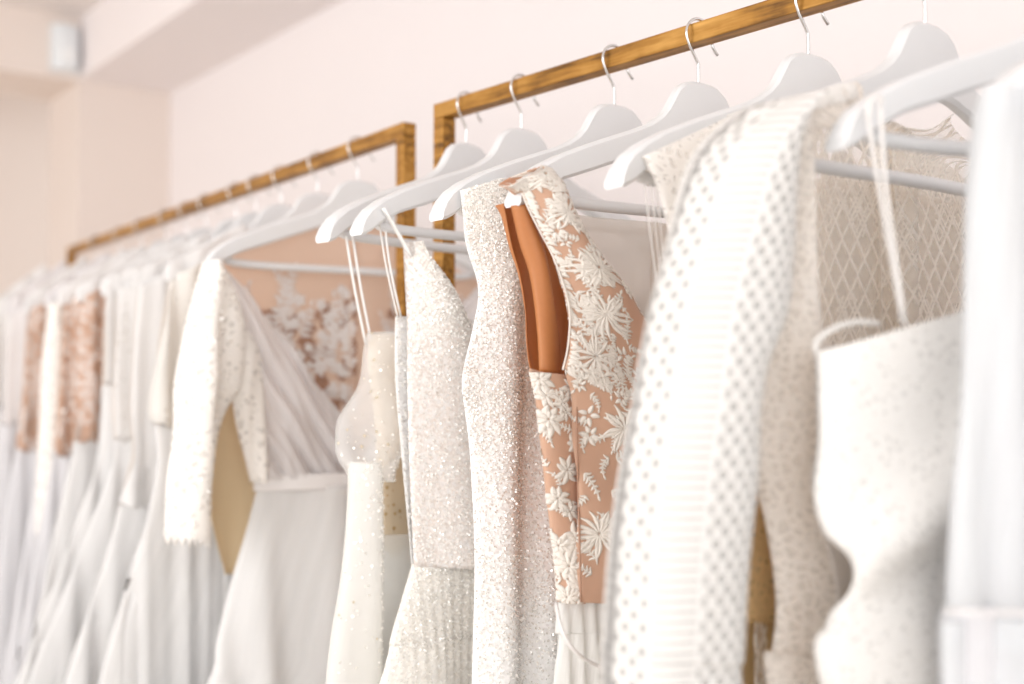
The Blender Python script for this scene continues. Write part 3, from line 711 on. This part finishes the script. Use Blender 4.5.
# ---- dress 8: sheer white at the right edge
r = root_of('tulle_dress', f8, 'sheer white tulle dress cut off by the right edge of the photo')
D8 = [((982, 84), (1010, 66)), ((976, 120), (1040, 90)), ((968, 200), (1120, 180)), ((962, 300), (1200, 300)), ((960, 400), (1230, 400)), ((955, 500), (1240, 500)), ((950, 610), (1250, 620))]
panel('bodice', f8, [((982, 86), None), ((976, 120), None), ((968, 200), None), ((962, 300), None), ((958, 400), None), ((950, 500), None), ((946, 612), None)], 'veil_tulle', r, .01, .035, .03, nu=70, nv=60, fold=folds_fn(81, .010, 30, drift=.3, top=.7))
panel('bodice_lining', f8, [((990, 300), None), ((985, 400), None), ((975, 612), None)], 'cool_chiffon', r, .004, .028, .02, nu=40, nv=30, fold=folds_fn(83, .006, 20, drift=.3, top=.8))
panel('skirt', f8, [((950, 609), None), ((945, 650), None), ((938, 690), None)], 'veil_tulle', r, .01, .037, .03, hem=[(.8, -.24, .26), (FLOOR_HEM, -.27, .3)], nu=90, fold=folds_fn(82, .016, 16, top=.4))
panel('skirt_lining', f8, [((954, 611), None), ((945, 690), None)], 'cool_chiffon', r, .008, .035, .028, hem=[(.8, -.22, .24), (FLOOR_HEM, -.25, .28)], nu=90, fold=folds_fn(84, .012, 16, top=.4))
sweep('waist_seam', [S(f8, x, 611 + i, .046 - .03 * (i == 0)) for i, x in enumerate((945, 965, 1000, 1050, 1100))], .0015, .003, 'pale_ribbon', r, 6, n=16)

# ================================================================== back rack
def h1(k, label): return place_hanger(R1o, R1d, k, None, label, 'white hangers on the back rack')
E = {}
specs = [(.139, 'white hanger nearest the right end of the back rack'), (.272, 'white hanger second from the right on the back rack'), (.41, 'white hanger third from the right on the back rack'),
         (.514, 'white hanger fourth from the right on the back rack'), (.604, 'white hanger fifth from the right on the back rack'), (.753, 'white hanger sixth from the right on the back rack'),
         (.862, 'white hanger seventh from the right on the back rack, over the cocoa lace dress'), (.98, 'white hanger fourth from the left on the back rack'), (1.145, 'white hanger third from the left on the back rack'),
         (1.30, 'white hanger second from the left on the back rack'), (1.49, 'white hanger at the far left end of the back rack')]
for i, (k, lb) in enumerate(specs): E[i] = h1(k, lb)
def tipx(f):
    t = f.o - f.d * HW; return 512 + F * t.x / t.y

# ---- back dress 0: blush back with flowers, sash
f = E[0]; r = root_of('wedding_dress', f, 'wedding dress with blush sheer back, white flowers and satin sash', 'dress')
mesh_rows = [((206, 266), (357, 208)), ((212, 300), (357, 270)), ((225, 350), (357, 350)), ((245, 420), (357, 420)), ((256, 476), (357, 476))]
for mr in (False, True):
    q = panel('sheer_back', f, mesh_rows, 'peach_mesh', r, -.012, -.01, mirror=mr, nu=30, nv=30, fold=folds_fn(91, .004, 8, top=.6))
    e = Emb(q, .002); rnd = random.Random(12 + mr)
    for i in range(110):
        u, v = rnd.uniform(.30, .98), rnd.uniform(.30, .95)
        e.flower(u, v, rnd.uniform(.006, .012), rnd.choice((5, 6)), rnd, .32)
    for i in range(20):
        e.frond(rnd.uniform(.2, .95), rnd.uniform(.3, .6), -PI / 2 + rnd.uniform(-.6, .6), rnd.uniform(.03, .05), rnd, 5, rnd.uniform(-1, 1))
    e.build('flower_applique', 'blush_applique', r)
    e = Emb(q, .0004); rnd = random.Random(15 + mr)
    for i in range(60): e.flower(rnd.uniform(.35, .98), rnd.uniform(.35, .98), rnd.uniform(.008, .014), 6, rnd, .34)
    for i in range(14): e.frond(rnd.uniform(.3, .98), rnd.uniform(.35, .9), rnd.uniform(0, 6.3), .03, rnd, 5, .8)
    e.build('leaf_applique', 'cocoa_applique', r)
    panel('draped_front', f, [((206, 262), (214, 256)), ((216, 300), (250, 298)), ((232, 350), (290, 348)), ((248, 400), (325, 396)), ((256, 440), (350, 436)), ((256, 478), (357, 478))],
          'blush_drape', r, .012, .022, mirror=mr, nu=60, nv=70, fold=folds_fn(92, .004, 12, drift=1, top=.6),
          tfun=lambda u, v, s, z: (.005 * math.sin(190 * (-abs(s) * .79 + z * .61)) + .003 * math.sin(330 * (-abs(s) * .85 + z * .53) + s * 20)) * min(1, v * 5))
    q = panel('sleeve', f, [((203, 262), (216, 260)), ((194, 290), (236, 296)), ((184, 331), (244, 340)), ((176, 380), (240, 380)), ((174, 425), (226, 415)), ((169, 480), (212, 480)), ((165, 540), (208, 540))],
          'beaded_lace', r, .03, .03, .02, mirror=mr, nu=50, nv=60, fold=folds_fn(93, .013, 16, drift=1.6, top=.35), wrinkle=.005, rag=.006)
    sequins('beads', q, 240, .0022, 'bead', r, 95 + mr)
    panel('sleeve_lining', f, [((210, 300), (226, 300)), ((194, 331), (228, 345)), ((184, 419), (218, 405)), ((178, 500), (200, 500)), ((174, 535), (196, 535))],
          'ivory_lining', r, .03, .022, .014, mirror=mr, nu=20, nv=30)
    q = panel('side_lace', f, [((226, 322), (236, 316)), ((228, 350), (258, 345)), ((232, 395), (262, 385)), ((240, 440), (264, 440)), ((251, 482), (262, 482))], 'beaded_lace', r, .02, .018, .008, mirror=mr, nu=30, nv=30, fold=folds_fn(98, .006, 24, top=.4), wrinkle=.004)
    panel('side_lining', f, [((216, 352), (250, 350)), ((206, 420), (262, 420)), ((206, 480), (262, 480)), ((214, 530), (250, 530)), ((226, 575), (236, 575))], 'tan_lining', r, -.025, -.01, mirror=mr, nu=20, nv=20)
panel('sash', f, [(474, 254), (491, 254)], 'pale_ribbon', r, .0, .052, .03, nu=40, nv=6, thick=.002)
panel('skirt', f, [(486, 257), (560, 238), (640, 216), (690, 203)], 'white_tulle', r, 0, .05, .035, hem=[(.8, -.34, .34), (FLOOR_HEM, -.4, .4)], nu=110, fold=folds_fn(94, .016, 12, top=.25))
panel('skirt_lining', f, [(486, 260), (560, 246), (640, 228), (690, 218)], 'white_chiffon', r, 0, .036, .025, hem=[(.8, -.30, .30), (FLOOR_HEM, -.36, .36)], nu=90, fold=folds_fn(96, .012, 10, top=.25))
# ---- the rest of the back row
def back_dress(i, name, label, rows, top_mat, skirt_mat, over=None, waist=470, flare=.36, bands=None, seed=0, sleeve=False, lining='ivory_lining', beads=0, thick_top=.03):
    """rows: [(y, x-left)] down the near outline; symmetric about the hanger"""
    f = E[i]; r = root_of(name, f, label)
    for (ya, xa), (yb, xb) in zip(rows, rows[1:]):
        if ya < waist < yb: rows = sorted(rows + [(waist, xa + (xb - xa) * (waist - ya) / (yb - ya))]); break
    up = [q_ for q_ in rows if q_[0] <= waist]; dn = [q_ for q_ in rows if q_[0] >= waist]
    cx = 512 + F * f.o.x / f.o.y
    # shoulders follow the hanger's slope up to a neckline
    y0, x0 = up[0]
    for mr in (False, True):
        panel('shoulder', f, [((x0 - 3, y0 - 12), (x0 + (cx - x0) * .50, y0 - 52)), ((x0 - 6, y0 - 4), (x0 + (cx - x0) * .52, y0 - 42)), ((x0 - 4, y0 + 6), (x0 + (cx - x0) * .50, y0 - 22))],
              'white_chiffon' if top_mat != 'blush_drape' else 'blush_drape', r, .014, .010, .034, mirror=mr, nu=20, nv=8, fold=folds_fn(seed + 9, .005, 20, top=1))
        half = [((x0, y0), (x0 + (cx - x0) * .45, y0 - 30))] + [((x, y), (x0 + (cx - x0) * min(1, .5 + .5 * (k + 1) / 2), y - (20 if k == 0 else 0))) for k, (y, x) in enumerate(up[1:])]
        q = panel('bodice_front', f, half, top_mat, r, .016, .018, mirror=mr, nu=26, nv=40, fold=folds_fn(seed + 1, .010, 26, drift=.5, top=.5), wrinkle=.003, rag=.008)
        panel('bodice_back', f, half, lining, r, -.010, -.018, mirror=mr, nu=20, nv=30)
        if beads: sequins('beads', q, beads, .0024, 'bead', r, seed)
        if sleeve:
            q = panel('sleeve', f, [((x0 - 1, y0), (x0 + 12, y0 - 4)), ((x0 - 8, y0 + 60), (x0 + 20, y0 + 60)), ((x0 - 12, y0 + 150), (x0 + 14, y0 + 150)), ((x0 - 14, y0 + 230), (x0 + 8, y0 + 230))],
                      sleeve, r, .026, .022, .016, mirror=mr, nu=20, nv=40, fold=folds_fn(seed + 2, .004, 16, top=.6))
            sequins('beads', q, 130, .0026, 'bead', r, seed + 5 + mr)
    z, sm = dn[-1][0], sz(f, dn[-1][1], dn[-1][0])[0]
    panel('skirt', f, [(y, x) for y, x in dn], skirt_mat, r, 0, .032, .024, hem=[(.75, sm * 1.12, -sm * 1.12), (FLOOR_HEM, sm * 1.2, -sm * 1.2)], nu=90, nv=50, fold=folds_fn(seed + 3, .013, 24, drift=.4, top=.3))
    panel('skirt_lining', f, [(y, x + 8) for y, x in dn], 'white_chiffon' if skirt_mat != 'cool_chiffon' else 'cool_chiffon', r, 0, .024, .018, hem=[(.75, sm * 1.05, -sm * 1.05), (FLOOR_HEM, sm * 1.12, -sm * 1.12)], nu=70, nv=30, fold=folds_fn(seed + 4, .012, 11, top=.3))
    return r, f
back_dress(1, 'wedding_dress', 'ivory wedding dress directly left of the blush sashed one', [(276, 170), (330, 160), (400, 152), (470, 156), (540, 140), (690, 96)], 'ivory_chiffon', 'white_tulle', seed=100, waist=425, beads=120)
back_dress(2, 'wedding_dress', 'plain white tulle wedding dress, third from right on back rack', [(284, 138), (330, 134), (400, 130), (450, 132), (470, 128), (560, 104), (690, 62)], 'white_chiffon', 'white_tulle', seed=110, waist=505)
back_dress(3, 'wedding_dress', 'white chiffon wedding dress with beaded bodice, fourth from right on back rack', [(288, 120), (330, 116), (400, 112), (450, 114), (470, 110), (560, 76), (690, 26)], 'white_chiffon', 'white_chiffon', seed=120, waist=440, beads=160)
back_dress(4, 'wedding_dress', 'white wedding dress with flared skirt sweeping to lower left corner', [(291, 106), (330, 104), (400, 102), (440, 100), (470, 94), (560, 62), (690, 14)], 'white_chiffon', 'white_tulle', seed=130, waist=385)
back_dress(5, 'wedding_dress', 'wedding dress with warm cocoa lace bodice beneath the rack corner', [(297, 82), (340, 80), (400, 78), (450, 72), (470, 68), (690, 20)], 'cocoa_lace', 'white_tulle', seed=140, waist=440, lining='peach_mesh')
back_dress(6, 'wedding_dress', 'sheer blush wedding dress with beaded straps left of the cocoa one', [(301, 64), (340, 62), (400, 58), (450, 54), (470, 50), (690, 10)], 'cocoa_lace', 'cool_chiffon', seed=150, waist=455, lining='peach_mesh', beads=60)
back_dress(7, 'wedding_dress', 'wedding dress with narrow white beaded sleeve, fourth from left end', [(304, 50), (340, 48), (400, 44), (450, 40), (470, 36), (690, 0)], 'blush_drape', 'cool_chiffon', seed=160, waist=400, sleeve='beaded_lace')
back_dress(8, 'wedding_dress', 'wedding dress with brown patterned lace bodice near left edge', [(309, 30), (340, 26), (400, 22), (450, 16), (470, 12), (690, -24)], 'cocoa_lace', 'cool_chiffon', seed=170, waist=450, lining='peach_mesh')
back_dress(9, 'wedding_dress', 'pale sheer wedding dress, second from the far left end', [(312, 12), (340, 8), (400, 4), (450, -4), (470, -8), (690, -40)], 'blush_drape', 'cool_chiffon', seed=180, waist=425)
back_dress(10, 'wedding_dress', 'white wedding dress last on the back rack, cut by left edge', [(315, -4), (340, -8), (400, -14), (450, -22), (470, -26), (690, -60)], 'white_chiffon', 'cool_chiffon', seed=190, waist=405)

# ------------------------------------------------------------------ light: overcast daylight from the open window side, plus an added fill lamp
w = bpy.data.worlds.new('daylight'); SC.world = w; w.use_nodes = True
bg = w.node_tree.nodes['Background']; bg.inputs[0].default_value = (1, .99, .984, 1); bg.inputs[1].default_value = 1.17
def area(name, loc, target, sx, sy, power, col):
    l = bpy.data.lights.new(name, 'AREA'); l.shape = 'RECTANGLE'; l.size = sx; l.size_y = sy; l.energy = power; l.color = col
    o = bpy.data.objects.new(name, l); C.objects.link(o); o.location = loc
    o.rotation_euler = (Vector(target) - Vector(loc)).to_track_quat('-Z', 'Y').to_euler(); return o
area('window_and_fill_light', wpt(1.5, -2.2, 1.6), wpt(2.3, 1.0, 1.2), 2.8, 1.9, 46, (1, .985, .975))
area('window_and_fill_light', wpt(-1.7, -.5, 1.7), wpt(1.2, .6, 1.2), 2.2, 1.8, 17, (1, .985, .975))  # added fill lamp behind the eye, brightens the dress fronts
vs = SC.view_settings; vs.view_transform = 'Standard'; vs.look = 'None'; vs.gamma = 1; vs.exposure = .15; vs.use_curve_mapping = False
cy = SC.cycles; cy.transparent_max_bounces = 24; cy.max_bounces = 12; cy.diffuse_bounces = 8; cy.transmission_bounces = 8; cy.use_denoising = True
